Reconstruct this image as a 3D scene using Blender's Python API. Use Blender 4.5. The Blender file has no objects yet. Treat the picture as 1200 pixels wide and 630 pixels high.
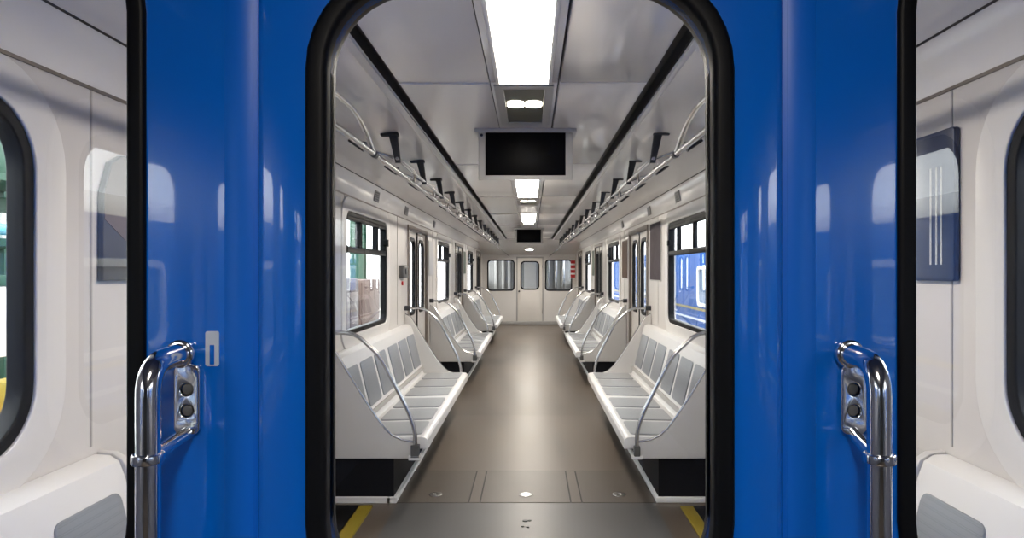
import bpy, bmesh, math, random
from mathutils import Vector, Matrix
from mathutils.geometry import tessellate_polygon
random.seed(7)
PI = math.pi
S = bpy.context.scene
COL = S.collection
H = 1.48          # eye height
CX = 0.027        # the camera stands slightly right of the aisle's middle

# ------------------------------------------------------------------ materials
def mat(name, col, rough=0.5, metal=0.0, spec=0.5, coat=0.0, noise=0.0, nscale=8.0, bump=0.0, emit=None, estr=0.0):
    m = bpy.data.materials.new(name); m.use_nodes = True
    nt = m.node_tree; b = nt.nodes['Principled BSDF']
    b.inputs['Base Color'].default_value = (*col, 1)
    b.inputs['Roughness'].default_value = rough
    b.inputs['Metallic'].default_value = metal
    b.inputs['Specular IOR Level'].default_value = spec
    b.inputs['Coat Weight'].default_value = coat
    b.inputs['Coat Roughness'].default_value = 0.03
    tc = nt.nodes.new('ShaderNodeTexCoord')
    n = nt.nodes.new('ShaderNodeTexNoise'); n.inputs['Scale'].default_value = nscale; n.inputs['Detail'].default_value = 4
    nt.links.new(tc.outputs['Object'], n.inputs['Vector'])
    if noise > 0:
        mx = nt.nodes.new('ShaderNodeMix'); mx.data_type = 'RGBA'
        mx.inputs[6].default_value = (*[c * (1 - noise) for c in col], 1)
        mx.inputs[7].default_value = (*[min(1, c * (1 + noise)) for c in col], 1)
        nt.links.new(n.outputs['Fac'], mx.inputs[0]); nt.links.new(mx.outputs[2], b.inputs['Base Color'])
    if bump > 0:
        bp = nt.nodes.new('ShaderNodeBump'); bp.inputs['Strength'].default_value = bump; bp.inputs['Distance'].default_value = 0.01
        nt.links.new(n.outputs['Fac'], bp.inputs['Height']); nt.links.new(bp.outputs['Normal'], b.inputs['Normal'])
    if emit:
        b.inputs['Emission Color'].default_value = (*emit, 1); b.inputs['Emission Strength'].default_value = estr
    return m

def glass_mat(name, tint, k=2.0):
    m = bpy.data.materials.new(name); m.use_nodes = True
    nt = m.node_tree; nt.nodes.clear()
    out = nt.nodes.new('ShaderNodeOutputMaterial'); mix = nt.nodes.new('ShaderNodeMixShader')
    tr = nt.nodes.new('ShaderNodeBsdfTransparent'); tr.inputs[0].default_value = (*tint, 1)
    gl = nt.nodes.new('ShaderNodeBsdfGlossy'); gl.inputs['Roughness'].default_value = 0.0
    fr = nt.nodes.new('ShaderNodeFresnel'); fr.inputs[0].default_value = 1.5
    ge = nt.nodes.new('ShaderNodeNewGeometry')
    inv = nt.nodes.new('ShaderNodeMath'); inv.operation = 'SUBTRACT'; inv.inputs[0].default_value = 1.0
    nt.links.new(ge.outputs['Backfacing'], inv.inputs[1])
    mu = nt.nodes.new('ShaderNodeMath'); mu.operation = 'MULTIPLY'
    nt.links.new(fr.outputs[0], mu.inputs[0]); nt.links.new(inv.outputs[0], mu.inputs[1])
    m2 = nt.nodes.new('ShaderNodeMath'); m2.operation = 'MULTIPLY'; m2.inputs[1].default_value = k; m2.use_clamp = True
    nt.links.new(mu.outputs[0], m2.inputs[0])
    nt.links.new(m2.outputs[0], mix.inputs[0]); nt.links.new(tr.outputs[0], mix.inputs[1]); nt.links.new(gl.outputs[0], mix.inputs[2])
    nt.links.new(mix.outputs[0], out.inputs[0])
    return m

def floor_mat():
    m = mat('floor_linoleum', (0.16, 0.13, 0.11), 0.33, noise=0.0)
    nt = m.node_tree; b = nt.nodes['Principled BSDF']
    tc = nt.nodes.new('ShaderNodeTexCoord')
    n1 = nt.nodes.new('ShaderNodeTexNoise'); n1.inputs['Scale'].default_value = 1.3; n1.inputs['Detail'].default_value = 6
    n2 = nt.nodes.new('ShaderNodeTexNoise'); n2.inputs['Scale'].default_value = 160; n2.inputs['Detail'].default_value = 2
    mp = nt.nodes.new('ShaderNodeMapping'); mp.inputs['Scale'].default_value = (2.2, 0.5, 1)
    nt.links.new(tc.outputs['Object'], mp.inputs[0]); nt.links.new(mp.outputs[0], n1.inputs['Vector']); nt.links.new(tc.outputs['Object'], n2.inputs['Vector'])
    ad = nt.nodes.new('ShaderNodeMath'); ad.operation = 'ADD'; ml = nt.nodes.new('ShaderNodeMath'); ml.operation = 'MULTIPLY'; ml.inputs[1].default_value = 0.35
    nt.links.new(n2.outputs['Fac'], ml.inputs[0]); nt.links.new(n1.outputs['Fac'], ad.inputs[0]); nt.links.new(ml.outputs[0], ad.inputs[1])
    cr = nt.nodes.new('ShaderNodeValToRGB')
    cr.color_ramp.elements[0].position = 0.38; cr.color_ramp.elements[0].color = (0.066, 0.050, 0.038, 1)
    cr.color_ramp.elements[1].position = 0.95; cr.color_ramp.elements[1].color = (0.15, 0.117, 0.092, 1)
    nt.links.new(ad.outputs[0], cr.inputs[0]); nt.links.new(cr.outputs[0], b.inputs['Base Color'])
    rr = nt.nodes.new('ShaderNodeMapRange'); rr.inputs['To Min'].default_value = 0.26; rr.inputs['To Max'].default_value = 0.48
    nt.links.new(n1.outputs['Fac'], rr.inputs['Value']); nt.links.new(rr.outputs[0], b.inputs['Roughness'])
    return m

def pad_mat(name='perforated_pad', k=(1, 1, 1)):
    m = mat(name, (0.27, 0.275, 0.285), 0.3)
    nt = m.node_tree; b = nt.nodes['Principled BSDF']
    tc = nt.nodes.new('ShaderNodeTexCoord'); v = nt.nodes.new('ShaderNodeTexVoronoi'); v.inputs['Scale'].default_value = 170; v.inputs['Randomness'].default_value = 0.0
    nt.links.new(tc.outputs['Object'], v.inputs['Vector'])
    cr = nt.nodes.new('ShaderNodeValToRGB')
    cr.color_ramp.elements[0].position = 0.2; cr.color_ramp.elements[0].color = (0.2 * k[0], 0.205 * k[1], 0.21 * k[2], 1)
    cr.color_ramp.elements[1].position = 0.34; cr.color_ramp.elements[1].color = (0.3 * k[0], 0.305 * k[1], 0.315 * k[2], 1)
    nt.links.new(v.outputs['Distance'], cr.inputs[0]); nt.links.new(cr.outputs[0], b.inputs['Base Color'])
    return m

M = dict(
    wall=mat('white_wall_panel', (0.66, 0.63, 0.605), 0.28, noise=0.03, nscale=3),
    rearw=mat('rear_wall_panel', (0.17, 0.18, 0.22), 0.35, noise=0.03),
    surround=mat('white_window_surround', (0.74, 0.72, 0.70), 0.3, noise=0.02, nscale=6),
    ceil=mat('ceiling_gloss_panel', (0.88, 0.855, 0.83), 0.16, noise=0.05, nscale=2.5, bump=0.04),
    cove=mat('cove_gloss_panel', (0.88, 0.86, 0.845), 0.2, noise=0.03, nscale=3, bump=0.02),
    joint=mat('panel_joint_grey', (0.42, 0.40, 0.38), 0.6, noise=0.1),
    seam=mat('dark_seam', (0.045, 0.042, 0.04), 0.7, noise=0.1),
    slot=mat('black_slot', (0.012, 0.012, 0.014), 0.45, noise=0.1),
    trimw=mat('white_bead', (0.82, 0.81, 0.80), 0.3, noise=0.02),
    floor=floor_mat(),
    hatch=mat('floor_hatch_sheet', (0.095, 0.077, 0.062), 0.4, noise=0.15, nscale=5),
    vest=mat('entry_floor_sheet', (0.088, 0.085, 0.084), 0.36, noise=0.12, nscale=3),
    blue=mat('blue_gloss_paint', (0.0, 0.135, 0.66), 0.2, noise=0.04, nscale=2, coat=1.0, spec=0.4),
    bluet=mat('blue_satin_trim', (0.0, 0.135, 0.66), 0.4, noise=0.04, nscale=2, spec=0.4),
    blue2=mat('carriage_blue_paint', (0.004, 0.085, 0.34), 0.6, noise=0.05, nscale=2, spec=0.1),
    rubber=mat('black_rubber', (0.003, 0.0035, 0.005), 0.5, noise=0.1, spec=0.18),
    chrome=mat('polished_chrome', (0.86, 0.86, 0.87), 0.13, metal=1, noise=0.02),
    bright=mat('mirror_chrome', (0.9, 0.9, 0.9), 0.03, metal=1, noise=0.01),
    tglass=mat('train_window_glass', (0.10, 0.17, 0.28), 0.4, noise=0.05, spec=0.2),
    navy=mat('board_navy', (0.012, 0.025, 0.07), 0.3, noise=0.3, nscale=30),
    umber=mat('sheet_umber', (0.16, 0.125, 0.105), 0.5, noise=0.15),
    steel=mat('brushed_steel', (0.60, 0.60, 0.60), 0.25, metal=1, noise=0.05, nscale=30),
    rail=mat('grey_rail_steel', (0.52, 0.52, 0.53), 0.24, metal=0.95, noise=0.05),
    dark=mat('dark_bracket_plastic', (0.025, 0.028, 0.035), 0.4, noise=0.1),
    white=mat('white_bench_paint', (0.74, 0.725, 0.715), 0.3, noise=0.02, nscale=5),
    panel=mat('bench_end_paint', (0.58, 0.565, 0.55), 0.35, noise=0.02, nscale=5),
    pad=pad_mat(),
    padb=pad_mat('perforated_back_pad', (.74, .77, .82)),
    black=mat('black_screen', (0.002, 0.002, 0.0025), 0.35, noise=0.05, spec=0.04),
    frame=mat('monitor_grey', (0.50, 0.49, 0.47), 0.4, noise=0.03),
    lamp=mat('lamp_diffuser', (0.9, 0.9, 0.88), 0.4, emit=(1.0, 0.905, 0.79), estr=19.0),
    down=mat('downlight_lens', (0.9, 0.9, 0.85), 0.3, emit=(1.0, 0.9, 0.76), estr=60.0),
    glint=mat('reflection_glow', (0.9, 0.9, 0.85), 0.3, emit=(1.0, 0.9, 0.72), estr=9.0),
    olive=mat('recess_olive_grey', (0.16, 0.16, 0.125), 0.4, noise=0.05),
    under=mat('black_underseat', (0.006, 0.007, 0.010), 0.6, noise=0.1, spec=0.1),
    yellow=mat('yellow_paint', (0.27, 0.195, 0.012), 0.5, noise=0.2, nscale=10),
    doorm=mat('door_leaf_paint', (0.66, 0.62, 0.58), 0.35, noise=0.03),
    doorf=mat('door_frame_metal', (0.22, 0.19, 0.165), 0.35, metal=0.4, noise=0.1),
    glass=glass_mat('clear_glass', (0.97, 0.985, 0.985), 1.0),
    glassf=glass_mat('front_glass', (0.97, 0.98, 0.985), 1.8),
    concrete=mat('depot_concrete', (0.35, 0.34, 0.32), 0.8, noise=0.15, nscale=2),
    green=mat('machine_green', (0.008, 0.065, 0.035), 0.45, noise=0.2),
    cyan=mat('pipe_cyan', (0.03, 0.34, 0.52), 0.4, noise=0.1),
    orange=mat('crate_orange', (0.50, 0.15, 0.04), 0.6, noise=0.2),
    brown=mat('cabinet_maroon', (0.032, 0.008, 0.006), 0.5, noise=0.2),
    brownlight=mat('cabinet_rose', (0.11, 0.055, 0.043), 0.55, noise=0.1),
    board=mat('board_white', (0.85, 0.85, 0.83), 0.5, noise=0.03),
    red=mat('sign_red', (0.45, 0.015, 0.02), 0.4, noise=0.1),
    posterd=mat('poster_purple_grey', (0.06, 0.045, 0.055), 0.6, noise=0.45, nscale=9, spec=0.15),
    posterb=mat('poster_brown', (0.07, 0.035, 0.02), 0.6, noise=0.5, nscale=14, spec=0.15),
    posterg=mat('poster_green', (0.09, 0.12, 0.085), 0.5, noise=0.35, nscale=14, spec=0.15),
    postery=mat('poster_pale', (0.52, 0.52, 0.55), 0.35, noise=0.12, nscale=6),
    grille=mat('grille_grey', (0.28, 0.27, 0.27), 0.5, noise=0.1),
    boxg=mat('intercom_grey', (0.09, 0.09, 0.09), 0.4, noise=0.1),
    cab=mat('cab_grey', (0.36, 0.35, 0.34), 0.45, noise=0.1),
    sticker=mat('pale_blue_paint', (0.55, 0.62, 0.75), 0.4, noise=0.03),
)

# ------------------------------------------------------------------ object helpers
def wpos(o):
    v = Vector((0, 0, 0))
    while o is not None:
        v += o.location; o = o.parent
    return v

def tag(o, label=None, cat=None, group=None, kind=None):
    if label: o['label'] = label
    if cat: o['category'] = cat
    if group: o['group'] = group
    if kind: o['kind'] = kind
    return o

def build(name, bm, m, parent=None, loc=None, sharp=35):
    """Link a bmesh given in world coordinates as one object whose origin is loc (or the parent's)."""
    bmesh.ops.recalc_face_normals(bm, faces=bm.faces[:])
    base = wpos(parent) if parent is not None else Vector((0, 0, 0))
    L = Vector(loc) if loc is not None else base
    bmesh.ops.translate(bm, verts=bm.verts[:], vec=-L)
    me = bpy.data.meshes.new(name); bm.to_mesh(me); bm.free()
    me.materials.append(m)
    me.polygons.foreach_set('use_smooth', [True] * len(me.polygons))
    me.set_sharp_from_angle(angle=math.radians(sharp))
    o = bpy.data.objects.new(name, me); COL.objects.link(o)
    o.location = L - base
    if parent is not None: o.parent = parent
    return o

def empty(name, loc, label=None, cat=None, group=None, kind=None):
    o = bpy.data.objects.new(name, None); o.empty_display_size = 0.1
    COL.objects.link(o); o.location = loc
    return tag(o, label, cat, group, kind)

def NB(): return bmesh.new()

def box(bm, x0, x1, y0, y1, z0, z1, bev=0.0, seg=2):
    t = bmesh.new()
    bmesh.ops.create_cube(t, size=1)
    for v in t.verts:
        v.co = Vector((x0 + (v.co.x + .5) * (x1 - x0), y0 + (v.co.y + .5) * (y1 - y0), z0 + (v.co.z + .5) * (z1 - z0)))
    if bev > 0:
        bmesh.ops.bevel(t, geom=t.edges[:], offset=bev, segments=seg, affect='EDGES', profile=0.5)
    merge(bm, t); return bm

def merge(bm, t):
    me = bpy.data.meshes.new('tmp'); t.to_mesh(me); t.free(); bm.from_mesh(me); bpy.data.meshes.remove(me)

def fillet(pts, r, n=6):
    pts = [Vector(p) for p in pts]; out = [pts[0]]
    for i in range(1, len(pts) - 1):
        a, b, c = pts[i - 1], pts[i], pts[i + 1]
        d1, d2 = (a - b), (c - b)
        rr = min(r, d1.length * .49, d2.length * .49)
        p, q = b + d1.normalized() * rr, b + d2.normalized() * rr
        for k in range(n + 1):
            t = k / n
            out.append(p.lerp(b, t).lerp(b.lerp(q, t), t))
    out.append(pts[-1]); return out

def tube(bm, pts, r, seg=12, cap=True, r_end=None):
    pts = [Vector(p) for p in pts]; n = len(pts)
    tang = []
    for i in range(n):
        a = pts[max(0, i - 1)]; b = pts[min(n - 1, i + 1)]; tang.append((b - a).normalized())
    t0 = tang[0]; up = Vector((0, 0, 1)) if abs(t0.z) < .9 else Vector((1, 0, 0))
    nrm = (up - t0 * up.dot(t0)).normalized(); rings = []
    for i in range(n):
        t = tang[i]; nrm = (nrm - t * nrm.dot(t)).normalized(); bn = t.cross(nrm)
        rad = r if r_end is None else r + (r_end - r) * i / (n - 1)
        rings.append([bm.verts.new(pts[i] + (nrm * math.cos(2 * PI * k / seg) + bn * math.sin(2 * PI * k / seg)) * rad) for k in range(seg)])
    for i in range(n - 1):
        for k in range(seg):
            bm.faces.new((rings[i][k], rings[i][(k + 1) % seg], rings[i + 1][(k + 1) % seg], rings[i + 1][k]))
    if cap:
        bm.faces.new(rings[0][::-1]); bm.faces.new(rings[-1])
    return bm

def rrect(cx, cy, w, h, r, n=8):
    pts = []
    for (sx, sy, a0) in ((1, 1, 0), (-1, 1, 90), (-1, -1, 180), (1, -1, 270)):
        for k in range(n + 1):
            a = math.radians(a0 + 90 * k / n)
            pts.append((cx + sx * (w / 2 - r) + r * math.cos(a), cy + sy * (h / 2 - r) + r * math.sin(a)))
    return pts

def circ(cx, cy, r, n=24):
    return [(cx + r * math.cos(2 * PI * k / n), cy + r * math.sin(2 * PI * k / n)) for k in range(n)]

def rect(u0, u1, v0, v1): return [(u0, v0), (u1, v0), (u1, v1), (u0, v1)]

def plate(bm, outer, holes, f, d0, d1, bev=0.0):
    """Slab with holes: 2-D loops (u,v) mapped by f(u,v,d) between depth d0 and d1."""
    t = bmesh.new()
    loops = [outer] + list(holes)
    flat = [Vector((p[0], p[1], 0)) for l in loops for p in l]
    tris = tessellate_polygon([[Vector((p[0], p[1], 0)) for p in l] for l in loops])
    A = [t.verts.new(f(p.x, p.y, d0)) for p in flat]; B = [t.verts.new(f(p.x, p.y, d1)) for p in flat]
    for tr in tris:
        if len(set(tr)) < 3: continue
        try:
            t.faces.new([A[i] for i in tr]); t.faces.new([B[i] for i in reversed(tr)])
        except ValueError: pass
    k = 0; rim = []
    for l in loops:
        n = len(l)
        for i in range(n):
            a, b = k + i, k + (i + 1) % n
            try: t.faces.new((A[a], A[b], B[b], B[a]))
            except ValueError: pass
            rim.append((A[a], A[b])); rim.append((B[a], B[b]))
        k += n
    if bev > 0:
        es = [e for e in (t.edges.get(r) for r in rim) if e]
        bmesh.ops.recalc_face_normals(t, faces=t.faces[:])
        bmesh.ops.bevel(t, geom=es, offset=bev, segments=3, affect='EDGES', profile=0.5)
    merge(bm, t); return bm

def sx(s): return lambda u, v, d: Vector((s * d, u, v))          # side wall: u = y, v = z, d = distance from the middle
def fy(u, v, d): return Vector((u, d, v))                         # end wall: u = x, v = z, d = y
def pr(y0, y1, s):                                                # profile extruded along the car
    return lambda u, v, d: Vector((s * u, d, v))

def prism(bm, poly, y0, y1, s=1, bev=0.0):
    return plate(bm, poly, [], lambda u, v, d: Vector((s * u, d, v)), y0, y1, bev)

Y0, Y1 = 0.93, 18.95                      # near and far end of the saloon
YB = -5.2                                 # rear of the place the picture is taken from
ENDWIN = [(1.33, 0.96)]                   # (centre, length) of the round-cornered windows by the near end
BAYWIN = [(5.58, 1.38), (10.40, 1.38), (15.02, 1.38)]
DOORS = [3.28, 8.07, 12.73, 17.45]
RW = -0.52

# ------------------------------------------------------------------ setting
def structure(o): o['kind'] = 'structure'; return o

fb = NB(); box(fb, -1.36, 1.36, Y0 - .02, Y1 + 1.6, -0.06, 0)
fl = structure(build('floor', fb, M['floor']))
b = NB(); box(b, -.82, .82, 2.3, 4.352, 0.0, 0.003); build('entry_sheet', b, M['vest'], fl)
# inspection hatches: thin sheets parted by dark joints
b = NB(); box(b, -.828, .828, 4.35, 5.06, 0.0, 0.0015); build('hatch_joint', b, M['seam'], fl)
for (xa, xb) in ((-.825, -.372), (-.362, -.300), (-.290, .281), (.291, .352), (.362, .825)):
    b = NB(); box(b, xa, xb, 4.362, 5.042, 0.0, 0.004, 0.0012, 1)
    h = build('hatch_cover', b, M['hatch'] if xb - xa > .1 else M['floor'], fl)
    if xb - xa > .1:
        xc = (xa + xb) / 2; xc = xc if abs(xc) < .1 else (xc + (.0 if xc < 0 else .02))
        b = NB(); plate(b, circ(xc, 4.51, .045), [circ(xc, 4.51, .012, 12)], lambda u, v, d: Vector((u, v, d)), .003, .008, .002)
        build('hatch_lock', b, M['steel'], h)
        b = NB(); plate(b, circ(xc, 4.51, .0125, 12), [], lambda u, v, d: Vector((u, v, d)), .003, .0045)
        build('keyhole', b, M['slot'], h)
b = NB()
for (x, y, r) in ((-.004, 4.04, .016), (.022, 4.045, .012), (-.018, 3.95, .008), (.012, 3.94, .010)):
    plate(b, circ(x, y, r, 14), [], lambda u, v, d: Vector((u, v, d)), .002, .0065, .001)
build('floor_bolt', b, M['slot'], fl)
for s in (-1, 1):
    b = NB(); box(b, s * 1.045, s * 1.30, 2.62, 4.28, 0.0, 0.012, .003)
    ds = build('door_sill', b, M['rubber'], fl)
    b = NB(); box(b, s * .965, s * 1.045, 2.62, 4.28, 0.0, 0.012, .003); build('yellow_reflection', b, M['yellow'], ds)  # yellow strip on the sill paints in a reflection

def side_holes(s, ya, yb, front=True):
    hs = []
    if front:
        for (c, w) in ENDWIN: hs.append(rrect(c, 1.465, w, .90, .17))
        for (c, w) in BAYWIN: hs.append(rrect(c, 1.465, w, .89, .08))
        for c in DOORS: hs.append(rect(c - .65, c + .65, .012, 1.94))
    else:
        hs.append(rrect(RW, 1.455, .68, .88, .13)); hs.append(rrect(-1.235, 1.455, .34, .88, .10))
        hs.append(rrect(-3.0, 1.455, 1.3, .88, .10))
    return hs

for s, nm in ((-1, 'left'), (1, 'right')):
    b = NB(); plate(b, rect(Y0, Y1, 0, 2.06), side_holes(s, Y0, Y1), sx(s), 1.30, 1.36)
    w = structure(build('wall_' + nm, b, M['wall']))
    # horizontal seam strip and panel joints
    b = NB(); box(b, s * 1.2945, s * 1.301, Y0, Y1, 2.026, 2.036); build('seam_strip', b, M['doorf'], w)
    for y in (2.06, 4.50, 4.87, 6.80, 9.25, 11.6, 13.95, 16.3):
        b = NB(); box(b, s * 1.297, s * 1.301, y - .004, y + .004, .95 if y < 17 else .1, 2.028); build('panel_joint', b, M['joint'], w)

COVE = [(1.300, 2.03), (1.297, 2.10), (1.286, 2.16), (1.262, 2.198), (1.225, 2.210), (1.15, 2.212), (1.05, 2.214), (.95, 2.221), (.80, 2.237), (.70, 2.250), (.604, 2.263)]
def ceil_part(bm, s, y0, y1):
    poly = COVE + [(.604, 2.34), (1.36, 2.34), (1.36, 2.03)]
    prism(bm, poly, y0, y1, s)

YC = 16.9
b = NB(); box(b, -1.36, 1.36, Y0, Y1, 2.345, 2.39)
ce = structure(build('ceiling', b, M['seam']))
for s in (-1, 1):
    b = NB(); ceil_part(b, s, Y0, YC); box(b, s * 1.30, s * 1.36, YC - .01, Y1 + .06, 2.05, 2.345); build('cove_panel', b, M['cove'], ce)
    b = NB(); box(b, s * .515, s * .604, Y0, YC, 2.325, 2.345); build('slot_back', b, M['slot'], ce)
    b = NB(); box(b, s * .576, s * .582, Y0, YC, 2.272, 2.33); build('slot_side', b, M['slot'], ce)
    b = NB(); box(b, s * .580, s * .606, Y0, YC, 2.255, 2.272, .005); build('slot_bead', b, M['trimw'], ce)
    b = NB()                                                       # thin joint where the cove panels meet
    tube(b, [(s * 1.262, Y0, 2.199), (s * 1.262, YC, 2.199)], .005, 8); build('cove_joint', b, M['seam'], ce)
seams = [Y0, 2.86, 5.04, 7.22, 9.40, 11.58, 13.76, 15.94, YC]
for i in range(len(seams) - 1):
    a, c = seams[i] + .004, seams[i + 1] - .004
    for s in (-1, 1):
        b = NB(); box(b, s * .150, s * .518, a, c, 2.268, 2.335, .006); build('ceiling_panel', b, M['ceil'], ce)
    b = NB(); box(b, -.142, .142, a, c, 2.268, 2.335, .004); build('light_channel', b, M['cove'], ce)
# sloping soffit at the far end
b = NB(); plate(b, [(YC, 2.27), (Y1, 1.935), (Y1, 2.34), (YC, 2.34)], [], lambda u, v, d: Vector((d, u, v)), -1.30, 1.30)
build('end_soffit', b, M['wall'], ce)

# far end wall with a door and two windows
ZW = 1.365
b = NB()
plate(b, rect(-1.36, 1.36, 0, 2.06), [rrect(-.79, ZW, .72, .83, .09), rrect(.81, ZW, .72, .83, .09), rect(-.335, .365, .012, 1.85)], fy, Y1, Y1 + .06)
wb = structure(build('wall_back', b, M['wall']))
b = NB(); box(b, -1.3, 1.3, Y1 - .02, Y1, 0, .09, .004); structure(build('baseboard_back', b, M['cab']))

def pane(name, bm, parent, m='glass'): return build(name, bm, M[m], parent)

wn = [0]
def end_window(cx):
    wn[0] += 1
    o = NB(); plate(o, rrect(cx, ZW, .76, .87, .10), [rrect(cx, ZW, .69, .80, .075)], fy, Y1 - .012, Y1 + .03, .006)
    w = structure(build('window_%d' % wn[0], o, M['rubber']))
    b = NB(); plate(b, rrect(cx, ZW, .70, .81, .08), [], fy, Y1 + .012, Y1 + .017); pane('pane', b, w)
end_window(-.79); end_window(.81)

b = NB(); plate(b, rect(-.325, .355, .015, 1.84), [rrect(.015, 1.36, .49, .76, .10)], fy, Y1 - .008, Y1 + .03, .003)
dr = structure(build('door_1', b, M['doorm']))
b = NB(); plate(b, rrect(.015, 1.36, .53, .80, .12), [rrect(.015, 1.36, .46, .73, .085)], fy, Y1 - .02, Y1 + .01, .006); build('gasket', b, M['rubber'], dr)
b = NB(); plate(b, rrect(.015, 1.36, .47, .74, .09), [], fy, Y1 + .006, Y1 + .011); pane('pane', b, dr)
b = NB(); plate(b, circ(-.285, .92, .025, 16), [], fy, Y1 - .05, Y1 - .006, .006); build('knob', b, M['dark'], dr)
b = NB(); plate(b, rect(-.365, .395, .0, 1.88), [rect(-.327, .357, .002, 1.842)], fy, Y1 - .014, Y1 + .01, .003); build('door_frame', b, M['cab'], dr)
for z in (.35, 1.62):
    b = NB(); tube(b, [(.362, Y1 - .016, z - .05), (.362, Y1 - .016, z + .05)], .01, 10); build('hinge', b, M['steel'], dr)

# driver's room behind the far wall: pale panels and pillars seen through its panes
b = NB(); box(b, -1.34, 1.34, 20.3, 20.36, 0, 2.3)
cb = tag(build('cab_partition', b, M['cab'], loc=(0, 20.3, 0)), 'grey partition of the compartment seen through the far end panes', 'partition')
for x in (-1.0, -.78, -.6, .55, .78, 1.0):
    b = NB(); box(b, x - .04, x + .04, 20.22, 20.3, 0, 2.25, .01); build('pillar', b, M['wall'] if x < 0 else M['steel'], cb)
b = NB(); box(b, -1.36, 1.36, 19.01, 20.3, 2.2, 2.25); build('cab_roof', b, M['cab'], cb)
for x in (-1.36, 1.30):
    b = NB(); box(b, x, x + .06, 19.01, 20.3, 0, 1.25); box(b, x, x + .06, 19.01, 19.2, 1.25, 2.2); build('cab_side', b, M['cab'], cb)
b = NB(); box(b, -.16, .2, 20.26, 20.3, .9, 1.75, .02); build('panel_board', b, M['wall'], cb)
b = NB(); box(b, -1.3, -.4, 19.7, 20.3, .85, .95, .02); box(b, .4, 1.3, 19.7, 20.3, .85, .95, .02); build('desk', b, M['boxg'], cb)

# side windows
def side_window(s, c, w, zc, h, r, bay, x0=1.30):
    wn[0] += 1
    g = NB(); plate(g, rrect(c, zc, w + .02, h + .02, r + .01), [rrect(c, zc, w - .055, h - .055, max(.03, r - .0275))], sx(s), x0 - .006, x0 + .045, .006)
    o = structure(build('window_%d' % wn[0], g, M['rubber']))
    b = NB(); plate(b, rrect(c, zc, w + .25, h + .22, r + .10), [rrect(c, zc, w + .016, h + .016, r + .008)], sx(s), x0 - .013, x0 + .002, .005)
    build('surround', b, M['surround'], o)
    b = NB(); plate(b, rrect(c, zc, w - .06, h - .06, max(.03, r - .03)), [], sx(s), x0 + .018, x0 + .023); pane('pane', b, o)
    if bay:
        zt = zc + .175
        b = NB(); box(b, s * (x0 - .008), s * (x0 + .035), c - w / 2 + .02, c + w / 2 - .02, zt - .021, zt + .021, .006); build('transom', b, M['rubber'], o)
        for k in (-.17, .25):
            b = NB(); box(b, s * (x0 + .0), s * (x0 + .035), c + w * k - .022, c + w * k + .022, zt + .02, zc + h / 2 - .02, .005); build('mullion', b, M['rubber'], o)
        b = NB(); box(b, s * (x0 - .004), s * (x0 + .03), c - w / 2 + .03, c + w / 2 - .03, zc + h / 2 - .05, zc + h / 2 - .024, .005); build('sash_rail', b, M['rubber'], o)
        b = NB(); box(b, s * (x0 - .03), s * (x0 - .004), c + w / 2 - .11, c + w / 2 - .05, zt + .07, zt + .12, .006); build('sash_latch', b, M['rubber'], o)
    return o
for s in (-1, 1):
    for (c, w) in ENDWIN: side_window(s, c, w, 1.465, .90, .17, False)
    for (c, w) in BAYWIN: side_window(s, c, w, 1.465, .89, .08, True)

# sliding doors in the side walls
dn = [1]
def side_door(s, c):
    dn[0] += 1
    g = NB(); plate(g, rect(c - .70, c + .70, .0, 1.985), [rect(c - .645, c + .645, .001, 1.935)], sx(s), 1.286, 1.34, .005)
    o = structure(build('door_%d' % dn[0], g, M['doorf']))
    for k in (-1, 1):
        yc = c + k * .3235
        b = NB(); plate(b, rect(yc - .3205, yc + .3205, .014, 1.93), [rrect(yc, 1.42, .34, .82, .09)], sx(s), 1.318, 1.350, .003)
        lf = build('door_leaf', b, M['doorm'], o)
        b = NB(); plate(b, rrect(yc, 1.42, .40, .88, .115), [rrect(yc, 1.42, .325, .80, .08)], sx(s), 1.308, 1.345, .005); build('gasket', b, M['rubber'], lf)
        b = NB(); plate(b, rrect(yc, 1.42, .335, .81, .085), [], sx(s), 1.328, 1.333); pane('pane', b, lf)
        b = NB(); box(b, s * 1.310, s * 1.352, c + k * .0025, c + k * .018, .02, 1.925, .003); build('edge_seal', b, M['rubber'], lf)
for s in (-1, 1):
    for c in DOORS: side_door(s, c)

# ------------------------------------------------------------------ near end: blue wall, its door and windows
YE = 0.90
DX = 0.0135
SWL = (-.503, .534)        # inner pane edges of the side windows
def swin(side, grow=0.0):
    w, h = .60, .84
    cx = (SWL[0] - w / 2) if side < 0 else (SWL[1] + w / 2)
    return rrect(cx, H + .005, w + 2 * grow, h + 2 * grow, .085 + grow)
DT, DB = H + .374, H - .44
def dwin(grow=0.0): return rrect(DX, (DT + DB) / 2, .501 + 2 * grow, DT - DB + 2 * grow, .1125 + grow)
b = NB()
plate(b, rect(-1.36, 1.36, 0, 2.39), [rect(DX - .352, DX + .352, .02, 2.05), swin(-1), swin(1)], fy, YE, YE + .03)
wf = structure(build('wall_front', b, M['blue']))
for sgn in (-1, 1):
    x = DX + sgn * .371
    b = NB(); tube(b, [(x, YE + .057, .03), (x, YE + .057, 2.05)], .060, 96); build('jamb_bead', b, M['bluet'], wf)
    b = NB(); box(b, DX + sgn * .336, DX + sgn * .358, YE + .012, YE + .03, .02, 2.06); build('door_seal', b, M['rubber'], wf)
for side in (-1, 1):
    b = NB(); plate(b, swin(side, .024), [swin(side, 0.0)], fy, YE - .008, YE + .034, .006)
    wn[0] += 1
    o = structure(build('window_%d' % wn[0], b, M['rubber']))
    b = NB(); plate(b, swin(side, .01), [], fy, YE + .008, YE + .013); pane('pane', b, o, 'glassf')
YD = YE - .012
b = NB()
plate(b, rrect(DX, 1.035, .690, 2.02, .02), [dwin()], fy, YD, YD + .04, .012)
dn[0] += 1
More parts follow.
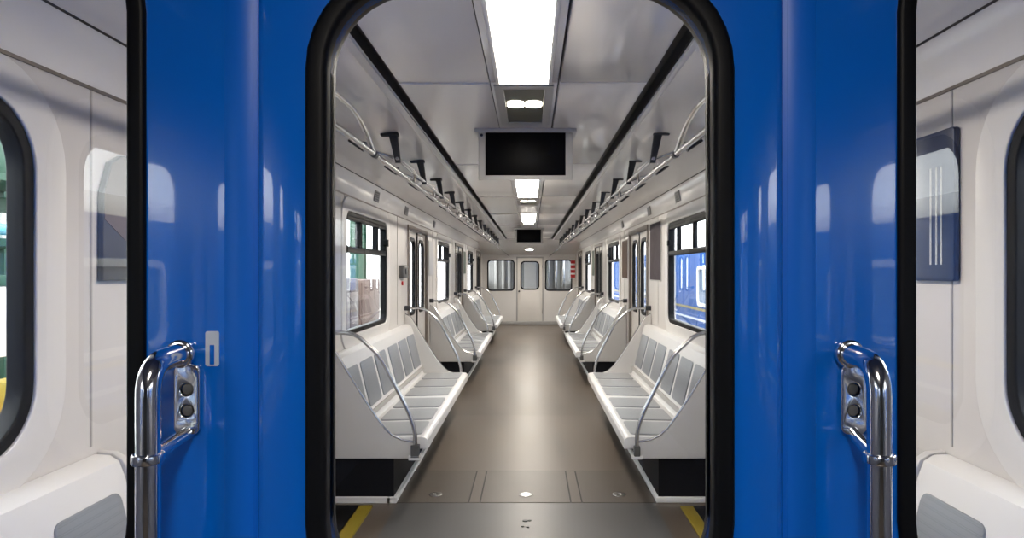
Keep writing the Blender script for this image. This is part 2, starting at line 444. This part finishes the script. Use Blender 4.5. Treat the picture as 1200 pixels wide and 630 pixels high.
df = structure(build('door_%d' % dn[0], b, M['blue']))
b = NB(); plate(b, dwin(.028), [dwin(0)], fy, YD - .010, YD + .045, .008); build('gasket', b, M['rubber'], df)
b = NB(); plate(b, dwin(.01), [], fy, YD + .016, YD + .021); pane('pane', b, df, 'glassf')

def grab_handle(side, x, label):
    r = empty('grab_handle', (x, YE, H - .12), label, 'handle', 'handles on the blue end wall')
    z = H - .108
    px = x + (.008 if side < 0 else .006)
    b = NB(); plate(b, rrect(px, z - .060, .034, .092, .010), [circ(px, z - .047, .0085, 16), circ(px, z - .075, .0085, 16)], fy, YE - .007, YE, .0018)
    mp = build('mounting_plate', b, M['chrome'], r)
    for dz in (.047, .075):
        b = NB(); plate(b, circ(px, z - dz, .0075, 16), [], fy, YE - .005, YE, .002); build('screw', b, M['boxg'], mp)
    b = NB(); plate(b, circ(x, z, .019, 24), [], fy, YE - .012, YE, .004); build('boss', b, M['chrome'], r)
    yo = YE - .082
    path = fillet([(x, YE - .004, z), (x, yo, z - .004), (x, yo, z - .52), (x, YE - .002, z - .52)], .06, 10)
    b = NB(); tube(b, path, .0140, 20); build('bar', b, M['chrome'], r)
    b = NB(); plate(b, circ(x, yo, .0185, 24), [circ(x, yo, .0136, 24)], lambda u, v, d: Vector((u, v, d)), z - .122, z - .110, .002); build('collar', b, M['chrome'], r)
    b = NB(); tube(b, [(px, YE - .004, z - .104), (x, yo + .013, z - .116)], .0085, 12); build('stay', b, M['chrome'], r)
    b = NB(); plate(b, circ(x, z - .52, .019, 24), [], fy, YE - .012, YE, .004); build('boss', b, M['chrome'], r)
grab_handle(-1, -.431, 'curved chrome grab handle bolted to the blue wall left of the door')
grab_handle(1, .445, 'curved chrome grab handle bolted to the blue wall right of the door')

b = NB(); plate(b, rrect(-.392, H - .102, .018, .046, .003), [], fy, YE - .0012, YE)  # pale patch with a blue bar paints a reflection on the wall
st = tag(build('wall_sticker', b, M['sticker'], loc=(-.392, YE, H - .1)), 'small pale upright reflection painted on the blue wall right of the left handle', 'sticker')
b = NB(); plate(b, rrect(-.392, H - .110, .006, .026, .001), [], fy, YE - .002, YE - .001); build('print', b, M['blue'], st)

# ------------------------------------------------------------------ benches
def bench(s, ya, yb, n, label, rails=True):
    L = yb - ya
    r = empty('bench', (s * 1.0, (ya + yb) / 2, 0), label, 'bench', 'white benches along the side walls')
    u0 = .63
    b = NB(); prism(b, [(u0, .340), (u0 - .004, .365), (u0, .398), (u0 + .018, .414), (u0 + .05, .418), (1.12, .408), (1.12, .34)], ya + .03, yb - .03, s, .004)
    seat = build('seat', b, M['white'], r)
    b = NB(); prism(b, [(1.085, .405), (1.10, .43), (1.205, .86), (1.222, .905), (1.25, .922), (1.295, .925), (1.295, .405)], ya + .034, yb - .034, s, .004)
    back = build('backrest', b, M['white'], r)
    b = NB(); prism(b, [(1.088, .455), (1.096, .487), (1.112, .483), (1.104, .451)], ya + .04, yb - .04, s); build('lower_rail', b, M['joint'], back)
    pitch = (L - .10 - (.06 if n > 3 else 0)) / n
    dx, dz = .105, .43; ln = math.hypot(dx, dz); ax = Vector((dx / ln, dz / ln)); nn = Vector((-dz / ln, dx / ln))
    for i in range(n):
        y = ya + .05 + pitch * (i + .5) + (.06 if (n > 3 and i >= n / 2) else 0)
        b = NB(); plate(b, rrect(.865, y, .37, pitch - .068, .03, 4), [], lambda u, v, d: Vector((s * u, v, d + (.865 - u) * .018)), .408, .4225, .003)
        build('seat_pad', b, M['pad'], r)
        def bk(u, v, d):
            p = Vector((1.10, .43)) + ax * u + nn * d
            return Vector((s * p.x, v, p.y))
        b = NB(); plate(b, rrect(.245, y, .33, pitch - .065, .03, 4), [], bk, -.006, .007, .003)
        build('back_pad', b, M['padb'], r)
    CURVE = [(1.295, 1.03), (1.232, .995), (1.15, .857), (1.043, .68), (.949, .542), (.900, .478), (.850, .432), (.79, .405), (.70, .390)]
    if not rails: CURVE = [(1.295, .93), (1.245, .925), (1.215, .905), (1.19, .86), (1.09, .45), (1.06, .425), (.70, .415)]
    poly = CURVE + [(.70, .286), (1.295, .286)]
    for (p0, p1, yt, e) in ((ya, ya + .03, ya - .012, -1), (yb - .03, yb, yb + .012, 1)):
        b = NB(); prism(b, poly, p0, p1, s, .004); pn = build('end_panel', b, M['panel'], r)
        ye = ya + .004 if e < 0 else yb - .004
        if not rails: continue
        b = NB(); tube(b, [(s * u, ye, z) for (u, z) in CURVE], .0075, 8); build('edge_trim', b, M['rail'], pn)
        path = fillet([(s * 1.298, yt, 1.090), (s * 1.09, yt, 1.088), (s * .93, yt, .945), (s * .745, yt, .585), (s * .704, yt, .46), (s * .704, yt, .318)], .07, 8)
        b = NB(); tube(b, path, .0135, 14); gr = build('grab_rail', b, M['rail'], r)
        b = NB(); tube(b, [(s * 1.30, yt, 1.090), (s * 1.245, yt, 1.090)], .026, 14); build('wall_cap', b, M['dark'], gr)
        b = NB(); box(b, s * .684, s * .724, min(yt - .018, yt + .018), yt + .018, .305, .372, .006); build('foot_socket', b, M['boxg'], gr)
        b = NB(); box(b, s * .672, s * .74, min(yt, yt - e * .03) - .014, max(yt, yt - e * .03) + .012, .286, .308, .005); build('foot_plate', b, M['white'], gr)
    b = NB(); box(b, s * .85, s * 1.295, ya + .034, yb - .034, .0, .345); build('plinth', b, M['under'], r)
    b = NB()
    box(b, s * .832, s * .880, ya + .01, yb - .01, 0, .034, .006)
    box(b, s * .876, s * 1.295, ya + .01, ya + .06, 0, .034, .006); box(b, s * .876, s * 1.295, yb - .06, yb - .01, 0, .034, .006)
    build('base_trim', b, M['trimw'], r)
for s, sd in ((-1, 'left'), (1, 'right')):
    bench(s, .965, 2.11, 3, 'short white bench with grey pads seen through the %s pane of the blue end wall' % sd, False)
    bench(s, 4.35, 7.20, 6, 'nearest white six-seat bench with grey perforated pads on the %s of the aisle' % sd)
    bench(s, 9.00, 11.85, 6, 'middle white bench on the %s of the aisle, past the first pair of side doors' % sd)
    bench(s, 13.62, 16.35, 6, 'farthest white bench on the %s of the aisle, near the end wall' % sd)

# ------------------------------------------------------------------ overhead handrails
RX, RZ = .765, 2.073
SX, SZ = .700, 2.094
def handrail(s, ya, yb, sd, hoops, brackets, lab, loops=(), tail=False, m='rail'):
    r = empty('overhead_handrail', (s * RX, ya, RZ), lab, 'handrail', 'steel handrails under the ceiling')
    path = [(s * RX, ya, RZ), (s * RX, yb, RZ)]
    if tail: path = fillet(path + [(s * .56, Y1 - .06, 1.90), (s * .56, Y1, 1.90)], .3, 6)
    b = NB(); tube(b, path, .0145, 12); build('main_rail', b, M[m], r)
    if len(brackets) > 1:
        b = NB(); tube(b, [(s * SX, brackets[0] - .05, SZ), (s * SX, brackets[-1] + .3, SZ)], .009, 10); build('strap_rail', b, M['rail'], r)
    for (ha, hb) in hoops:
        hp = fillet([(s * RX, ha, RZ), (s * RX, ha + .22, RZ + .13), (s * RX, hb - .42, RZ + .135), (s * RX, hb - .2, RZ + .09), (s * RX, hb, RZ)], .2, 8)
        b = NB(); tube(b, hp, .0145, 12); build('hoop', b, M['chrome'], r)
        for y in (ha, hb):
            b = NB(); tube(b, [(s * RX, y - .025, RZ), (s * RX, y + .025, RZ)], .019, 12); build('joint_sleeve', b, M['dark'], r)
    for (ha, hb) in loops:
        hp = fillet([(s * RX, ha, RZ), (s * (RX - .01), ha + .1, RZ + .075), (s * (RX - .03), hb - .12, RZ + .075), (s * RX, hb, RZ)], .12, 6)
        b = NB(); tube(b, hp, .010, 10); build('hand_loop', b, M['chrome'], r)
    for y in brackets:                                   # a wall arm with a cone foot and a ceiling hanger meet at the rail
        p = Vector((s * SX, y, SZ)); q = Vector((s * .990, y, 2.206)); d = (q - p)
        b = NB(); tube(b, [p, p + d * .85], .007, 8); a = build('wall_arm', b, M['rail'], r)
        b = NB(); tube(b, [p + d * .64, p + d * .96], .030, 14, r_end=.006); build('cone', b, M['dark'], a)
        z1 = 2.243
        b = NB(); box(b, s * .705, s * .795, y - .016, y + .016, z1 - .014, z1 - .002, .004)
        hn = build('hanger_flange', b, M['dark'], r)
        b = NB(); plate(b, [(SX - .014, SZ - .018), (SX + .016, SZ - .018), (.755, z1 - .01), (.708, z1 - .01)], [], lambda u, v, d: Vector((s * u, d, v)), y - .014, y + .014, .004)
        build('blade', b, M['dark'], hn)
for s, sd in ((-1, 'left'), (1, 'right')):
    br = [3.77 + .93 * k for k in range(14)]
    handrail(s, 1.05, 16.75, sd, [(2.25, 3.47)], br,
             'long steel handrail with dark hangers below the %s edge of the ceiling' % sd, [(y + .12, y + .86) for y in br], True)

# ------------------------------------------------------------------ ceiling lights, recesses with glowing reflections, monitors
def lampbox(y0, y1, lab, z=2.268):
    r = empty('ceiling_light', (0, (y0 + y1) / 2, z), lab, 'light', 'flat lights along the middle of the ceiling')
    b = NB(); plate(b, rect(-.116, .116, y0 - .018, y1 + .018), [rect(-.099, .099, y0, y1)], lambda u, v, d: Vector((u, v, d)), z - .012, z, .003); build('frame', b, M['trimw'], r)
    b = NB(); box(b, -.099, .099, y0, y1, z - .013, z, .003); build('diffuser', b, M['lamp'], r)
def glintbox(y0, y1, lab):
    z = 2.268
    r = empty('glint_recess', (0, (y0 + y1) / 2, z), lab, 'light', 'recesses with twin reflections between the flat lights')
    b = NB(); plate(b, rect(-.128, .128, y0 - .05, y1 + .05), [rect(-.088, .088, y0, y1)], lambda u, v, d: Vector((u, v, d)), z - .010, z, .003); build('frame', b, M['frame'], r)
    b = NB(); box(b, -.088, .088, y0, y1, z - .003, z); build('recess_plate', b, M['olive'], r)
    ym = y0 + (y1 - y0) * .42
    for x in (-.042, .042):
        b = NB(); plate(b, rrect(x, ym, .078, .13, .035), [], lambda u, v, d: Vector((u, v, d)), z - .0045, z - .002, .001); build('lens', b, M['glint'], r)  # glowing rounds imitate a lamp's reflection
lampbox(1.75, 2.83, 'nearest, largest flat ceiling light, cut by the top of the picture')
lampbox(5.75, 7.20, 'second bright flat light, just beyond the large hanging screen')
lampbox(9.25, 10.75, 'third bright flat light, small, just before the far small screen')
lampbox(16.05, 16.75, 'added short light brightening the far wall, hidden behind the far small screen')  # extra unseen lamp, added to brighten the far end wall
lampbox(13.75, 15.2, 'fourth flat light, hidden behind the far small screen')
glintbox(2.93, 3.60, 'olive recess with twin glowing reflections, just before the large screen')
glintbox(7.40, 8.05, 'olive recess with twin glowing reflections behind the second flat light')
glintbox(11.0, 11.65, 'small ceiling recess with twin glowing reflections, just before the far screen')
r = empty('downlight', (0, 18.1, 2.065), 'small round lamp in the sloping soffit above the far door', 'light')
b = NB()
plate(b, circ(0, 18.1, .10, 24), [], lambda u, v, d: Vector((u, v, 2.27 - (v - YC) * (.335 / (Y1 - YC)) + d)), -.02, .003, .004); build('lens', b, M['down'], r)
b = NB()
plate(b, circ(0, 18.1, .125, 24), [circ(0, 18.1, .101, 24)], lambda u, v, d: Vector((u, v, 2.27 - (v - YC) * (.335 / (Y1 - YC)) + d)), -.024, .003, .004); build('rim', b, M['trimw'], r)

def monitor(y, lab):
    r = empty('ceiling_monitor', (0.0, y, 2.268), lab, 'screen', 'screens hanging from the ceiling')
    b = NB(); plate(b, [(y, 1.984), (y + .14, 2.06), (y + .14, 2.25), (y, 2.25)], [], lambda u, v, d: Vector((d, u, v)), -.261, .261, .006); build('housing', b, M['frame'], r)
    b = NB(); box(b, -.282, .282, y - .02, y + .18, 2.246, 2.2685, .004); build('mounting_plate', b, M['frame'], r)
    b = NB(); plate(b, rect(-.222, .222, 2.010, 2.248), [], fy, y - .004, y + .01, .002); build('screen', b, M['black'], r)
    b = NB(); plate(b, circ(-.243, 2.232, .008, 12), [], fy, y - .004, y + .01, .002); build('lens', b, M['slot'], r)
monitor(3.78, 'large black screen in a grey frame hanging from the ceiling past the nearest light')
monitor(12.57, 'small far black screen hanging from the ceiling above the end door')

# ------------------------------------------------------------------ posters and small things on the walls
def poster(s, y0, y1, z0, z1, m, lab, name='poster'):
    b = NB(); plate(b, rect(y0, y1, z0, z1), [], sx(s), 1.292, 1.299, .001)
    p = tag(build(name, b, M['frame'], loc=(s * 1.296, (y0 + y1) / 2, (z0 + z1) / 2)), lab, 'poster')
    b = NB(); plate(b, rect(y0 + .012, y1 - .012, z0 + .012, z1 - .012), [], sx(s), 1.2905, 1.2925); build('print', b, M[m], p)
    return p
poster(-1, 4.52, 4.76, 1.07, 2.00, 'postery', 'tall pale route poster at the left edge of the door glass, before the window')
poster(1, 6.62, 7.22, 1.38, 1.98, 'posterd', 'large dull purple poster between the right window and the first side door')
poster(1, 8.88, 9.42, 1.38, 1.90, 'posterb', 'brown portrait poster beyond the first side door on the right')
poster(1, 13.5, 13.98, 1.38, 1.9, 'posterg', 'small green poster far along the right wall past the second side door')
poster(-1, 8.88, 9.3, 1.42, 1.88, 'postery', 'pale poster beyond the first side door on the left wall')
poster(-1, 13.5, 13.95, 1.42, 1.88, 'posterg', 'dark greenish poster far along the left wall past the second side door')
# dark boards on the walls just inside the near end
b = NB(); plate(b, rrect(2.135, 1.68, .23, .46, .012), [], sx(1), 1.28, 1.30, .004)
p = tag(build('notice_board', b, M['navy'], loc=(1.29, 2.135, 1.68)), 'dark navy notice board with pale vertical bars, seen through the right pane', 'board')
for y in (2.075, 2.10, 2.13):
    b = NB(); box(b, 1.2785, 1.281, y, y + .010, 1.50, 1.80); build('pale_bar', b, M['rail'], p)
b = NB(); plate(b, [(2.09, 1.45), (2.32, 1.45), (2.32, 1.855), (2.19, 1.85), (2.13, 1.82), (2.09, 1.72)], [], sx(-1), 1.28, 1.30, .004)
p = tag(build('notice_board', b, M['boxg'], loc=(-1.29, 2.2, 1.65)), 'dark board with a brownish upper half, seen through the left pane', 'board')
b = NB(); plate(b, [(2.095, 1.64), (2.20, 1.58), (2.315, 1.56), (2.315, 1.85), (2.19, 1.845), (2.133, 1.815), (2.095, 1.72)], [], sx(-1), 1.2785, 1.281); build('brown_sheet', b, M['umber'], p)
r = empty('intercom_box', (-1.3, 7.02, 1.46), 'dark grey call box on the left wall between window and side door', 'box')
b = NB(); box(b, -1.30, -1.255, 6.90, 7.16, 1.41, 1.54, .008); build('body', b, M['boxg'], r)
b = NB(); tube(b, [(-1.2555, 7.03, 1.475), (-1.249, 7.03, 1.475)], .03, 16); build('speaker', b, M['dark'], r)
b = NB(); tube(b, [(-1.30, 7.05, 1.355), (-1.285, 7.05, 1.355)], .022, 16)
tag(build('alarm_button', b, M['red'], loc=(-1.3, 7.05, 1.355)), 'small red round button below the dark call box on the left wall', 'button')

def grille(s, y, lab):
    # sits on the steep lower face of the cove
    a, c = Vector((1.299, 2.075)), Vector((1.286, 2.165)); d = (c - a); ln = d.length; ax = d / ln; nn = Vector((-ax.y, ax.x))
    if nn.x > 0: nn = -nn
    def f(u, v, e):
        p = a + ax * v + nn * e; return Vector((s * p.x, u, p.y))
    r = empty('vent_grille', (s * 1.29, y, 2.12), lab, 'vent', 'small grey vent grilles under the cove')
    b = NB(); plate(b, rect(y - .085, y + .085, .0, ln), [], f, -.003, .010, .003); build('plate', b, M['grille'], r)
    for k in range(4):
        v = .016 + k * .018
        b = NB(); plate(b, rect(y - .07, y + .07, v, v + .008), [], f, .009, .0125); build('slat', b, M['dark'], r)
for s, sd in ((-1, 'left'), (1, 'right')):
    grille(s, 5.85, 'grey vent grille above the nearest %s bay window' % sd)
    grille(s, 9.35, 'second grey vent grille along the %s wall, past the first side door' % sd)
    grille(s, 7.25, 'dark little grille before the first side door on the %s' % sd)

r = empty('warning_sign', (1.2, 18.93, 1.5), 'red and white banded sign by the right far window', 'sign')
b = NB(); box(b, 1.14, 1.27, 18.915, 18.936, 1.28, 1.80, .003); build('board', b, M['board'], r)
for z in (1.30, 1.43, 1.56, 1.69):
    b = NB(); box(b, 1.142, 1.268, 18.910, 18.917, z, z + .085); build('red_band', b, M['red'], r)

# ------------------------------------------------------------------ the place the picture is taken from (same kind of car, behind the camera)
for s, nm in ((-1, 'rear_left'), (1, 'rear_right')):
    b = NB(); plate(b, rect(YB, YE, 0, 2.06), side_holes(s, YB, YE, False), sx(s), 1.30, 1.36)
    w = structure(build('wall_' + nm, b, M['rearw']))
    side_window(s, RW, .68, 1.455, .88, .13, False); side_window(s, -1.235, .34, 1.455, .88, .10, False); side_window(s, -3.0, 1.3, 1.455, .88, .10, True)
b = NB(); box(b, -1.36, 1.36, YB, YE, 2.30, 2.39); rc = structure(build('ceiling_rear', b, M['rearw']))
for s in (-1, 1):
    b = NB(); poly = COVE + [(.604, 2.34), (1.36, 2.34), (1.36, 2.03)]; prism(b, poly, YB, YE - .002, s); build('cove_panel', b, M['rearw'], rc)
b = NB(); box(b, -1.36, 1.36, YB, YE - .001, -.06, 0); structure(build('floor_rear', b, M['floor']))
b = NB(); box(b, -1.36, 1.36, YB - .05, YB, 0, 2.39); structure(build('wall_rear', b, M['boxg']))
lampbox(-.62, -.05, 'added flat ceiling light behind the camera, mirrored in the glass', 2.30)  # lamp added out of view to light the blue wall
for s, sd in ((-1, 'left'), (1, 'right')):
    handrail(s, -2.2, .34, sd, [], [-1.9, -.7], 'short steel handrail on the %s behind the camera, mirrored in the blue paint' % sd, m='bright')


# ------------------------------------------------------------------ outside: depot hall and the blue train alongside
b = NB(); box(b, -9, 9, -12, 32, -1.15, -1.1)
g = structure(build('floor_depot', b, M['concrete']))
XT = 2.95
def carriage(s, ya, yb, lab):
    r = empty('carriage', (s * (XT + 1), (ya + yb) / 2, -1.1), lab, 'train', 'blue trains in the depot')
    n = int((yb - ya - 1.5) / 3.1); cs = [ya + 1.6 + 3.1 * k for k in range(n)]
    f = sx(s)
    b = NB(); plate(b, rect(ya, yb, -.55, 1.88), [rrect(c, 1.22, 1.3, .66, .12) for c in cs], f, XT, XT + .06); build('body_side', b, M['blue2'], r)
    b = NB()
    rp = [(XT, 1.88)] + [(XT + 1.3 - 1.3 * math.cos(math.radians(a)), 1.88 + .30 * math.sin(math.radians(a))) for a in range(10, 181, 10)]
    plate(b, rp, [], lambda u, v, d: Vector((s * u, d, v)), ya, yb); build('roof', b, M['board'], r)
    for z in (.62, .30):
        b = NB(); box(b, s * (XT - .01), s * XT, ya, yb, z, z + .035); build('white_stripe', b, M['sticker'], r)
    b = NB(); box(b, s * (XT - .01), s * XT, ya, yb, .80, .84); build('yellow_stripe', b, M['yellow'], r)
    for c in cs:
        b = NB(); plate(b, rrect(c, 1.22, 1.34, .70, .14), [rrect(c, 1.22, 1.22, .58, .09)], f, XT - .012, XT + .05, .005); w = build('window_frame', b, M['board'], r)
        b = NB(); plate(b, rrect(c, 1.22, 1.24, .60, .1), [], f, XT + .02, XT + .025); build('window_pane', b, M['tglass'], w)
    b = NB(); box(b, s * (XT + .3), s * (XT + 2.3), ya + .2, yb - .2, -1.1, -.55); build('underframe', b, M['under'], r)
carriage(1, -12, 24, 'bright blue carriage standing alongside, seen through the right hand windows')
carriage(-1, -14, 1.0, 'blue carriage behind the camera on the left, mirrored in the blue paint')

def post(x, y, lab):
    r = empty('steel_column', (x, y, -1.1), lab, 'column', 'green steel columns in the depot')
    b = NB(); box(b, x - .13, x + .13, y - .13, y - .11, -1.1, 3.6); box(b, x - .13, x + .13, y + .11, y + .13, -1.1, 3.6); box(b, x - .012, x + .012, y - .12, y + .12, -1.1, 3.6); build('shaft', b, M['green'], r)
    b = NB(); box(b, x - .2, x + .2, y - .2, y + .2, -1.1, -1.06); build('base_plate', b, M['green'], r)
post(-3.3, 4.55, 'green steel column seen through the round-cornered window at far left')
post(-3.3, 13.2, 'green steel column beyond the first left bay window')
r = empty('machine_frame', (-3.1, 3.95, -1.1), 'green machine frame with shelves outside the far left window', 'machine')
for y in (3.55, 4.25):
    for x in (-3.3, -2.9):
        b = NB(); box(b, x - .03, x + .03, y - .03, y + .03, -1.1, 2.6, .004); build('upright', b, M['green'], r)
for z in (1.62, 1.98, 2.3):
    b = NB(); box(b, -3.33, -2.87, 3.5, 4.3, z, z + .04); build('shelf', b, M['green'], r)
for (y, z, h) in ((3.6, 1.66, .22), (3.85, 1.66, .15), (4.05, 1.66, .26), (3.75, 2.02, .2), (4.0, 2.02, .14)):
    b = NB(); box(b, -3.25, -2.95, y, y + .16, z, z + h, .01); build('gear_housing', b, M['green'] if h > .18 else M['board'], r)
r = empty('service_pipe', (-2.75, 6, -1.1), 'bright blue pipe running along the depot outside the left windows', 'pipe')
b = NB(); tube(b, [(-2.75, 1.5, 1.70), (-2.75, 9.0, 1.70)], .03, 12); build('pipe', b, M['cyan'], r)
for y in (1.6, 5.2, 8.9):
    b = NB(); box(b, -2.78, -2.72, y - .03, y + .03, -1.1, 1.675); build('support', b, M['green'], r)
r = empty('whiteboard', (-2.9, 3.85, .62), 'white board on a green stand outside the far left window', 'board')
b = NB(); box(b, -2.84, -2.80, 3.35, 3.97, 1.02, 1.40, .006); build('board', b, M['board'], r)
b = NB(); box(b, -2.85, -2.79, 3.33, 3.99, 1.40, 1.46, .006); build('top_rail', b, M['green'], r)
for y in (3.38, 3.94):
    b = NB(); box(b, -2.845, -2.795, y - .02, y + .02, -1.1, 1.02, .004); build('leg', b, M['green'], r)
r = empty('parts_crate', (-2.6, 3.8, -1.1), 'orange crate of parts below the white board outside the far left window', 'crate')
b = NB(); box(b, -2.78, -2.4, 3.3, 4.3, -1.1, .76, .02); build('body', b, M['orange'], r)
b = NB(); box(b, -2.7, -2.5, 3.4, 3.6, .76, .93, .02); build('part_box', b, M['yellow'], r)
b = NB(); tube(b, [(-2.6, 3.75, .75), (-2.6, 3.75, .9), (-2.6, 4.0, .9), (-2.6, 4.0, .75)], .03, 10); build('pipe_bow', b, M['dark'], r)
r = empty('tool_cabinet', (-2.75, 10.4, -1.1), 'maroon tool cabinet standing outside the first left bay window', 'cabinet')
b = NB(); box(b, -3.05, -2.65, 9.55, 10.6, -1.1, 1.37, .015); build('body', b, M['brown'], r)
b = NB(); box(b, -2.652, -2.63, 9.6, 10.05, -.9, 1.32, .006); build('door', b, M['brown'], r)
b = NB(); box(b, -2.652, -2.63, 10.1, 10.56, -.9, 1.32, .006); build('door', b, M['brown'], r)
r = empty('locker', (-2.75, 11.4, -1.1), 'rose coloured locker beside the maroon tool cabinet', 'locker')
b = NB(); box(b, -3.05, -2.65, 10.75, 12.1, -1.1, 1.34, .015); build('body', b, M['brownlight'], r)
b = NB(); box(b, -2.652, -2.63, 10.8, 12.05, -.9, 1.3, .006); build('door', b, M['brownlight'], r)
b = NB(); box(b, -3.05, -2.65, 12.3, 14.5, -1.1, 1.05, .015); tag(build('packing_case', b, M['frame'], loc=(-2.85, 13.3, -1.1)), 'beige packing case beyond the rose locker', 'case')
# depot wall far left with ledges
b = NB(); box(b, -7.05, -7.0, -12, 32, -1.1, 2.6); wd = structure(build('wall_depot', b, M['board']))
for z in (1.1, 1.75, 2.3):
    b = NB(); box(b, -7.0, -6.9, -12, 32, z, z + .12); build('wall_ledge', b, M['cab'], wd)

# ------------------------------------------------------------------ light, camera
w = bpy.data.worlds.new('World'); S.world = w; w.use_nodes = True
bg = w.node_tree.nodes['Background']; bg.inputs[0].default_value = (0.95, 0.98, 1.0, 1); bg.inputs[1].default_value = 2.6

cam = bpy.data.cameras.new('Camera'); co = bpy.data.objects.new('Camera', cam); COL.objects.link(co)
co.location = (CX, 0, H); co.rotation_euler = (PI / 2, 0, 0)
cam.sensor_width = 36; cam.lens = 24.0; cam.clip_start = .01
cam.shift_x = -21.5 / 1200; cam.shift_y = 2.5 / 1200
S.camera = co
S.view_settings.view_transform = 'Standard'; S.view_settings.look = 'None'
S.view_settings.exposure = 1.5; S.view_settings.gamma = 1.0; S.view_settings.use_curve_mapping = False
S.cycles.use_denoising = True
S.cycles.max_bounces = 10; S.cycles.transparent_max_bounces = 24; S.cycles.sample_clamp_indirect = 8
S.cycles.caustics_reflective = False; S.cycles.caustics_refractive = False
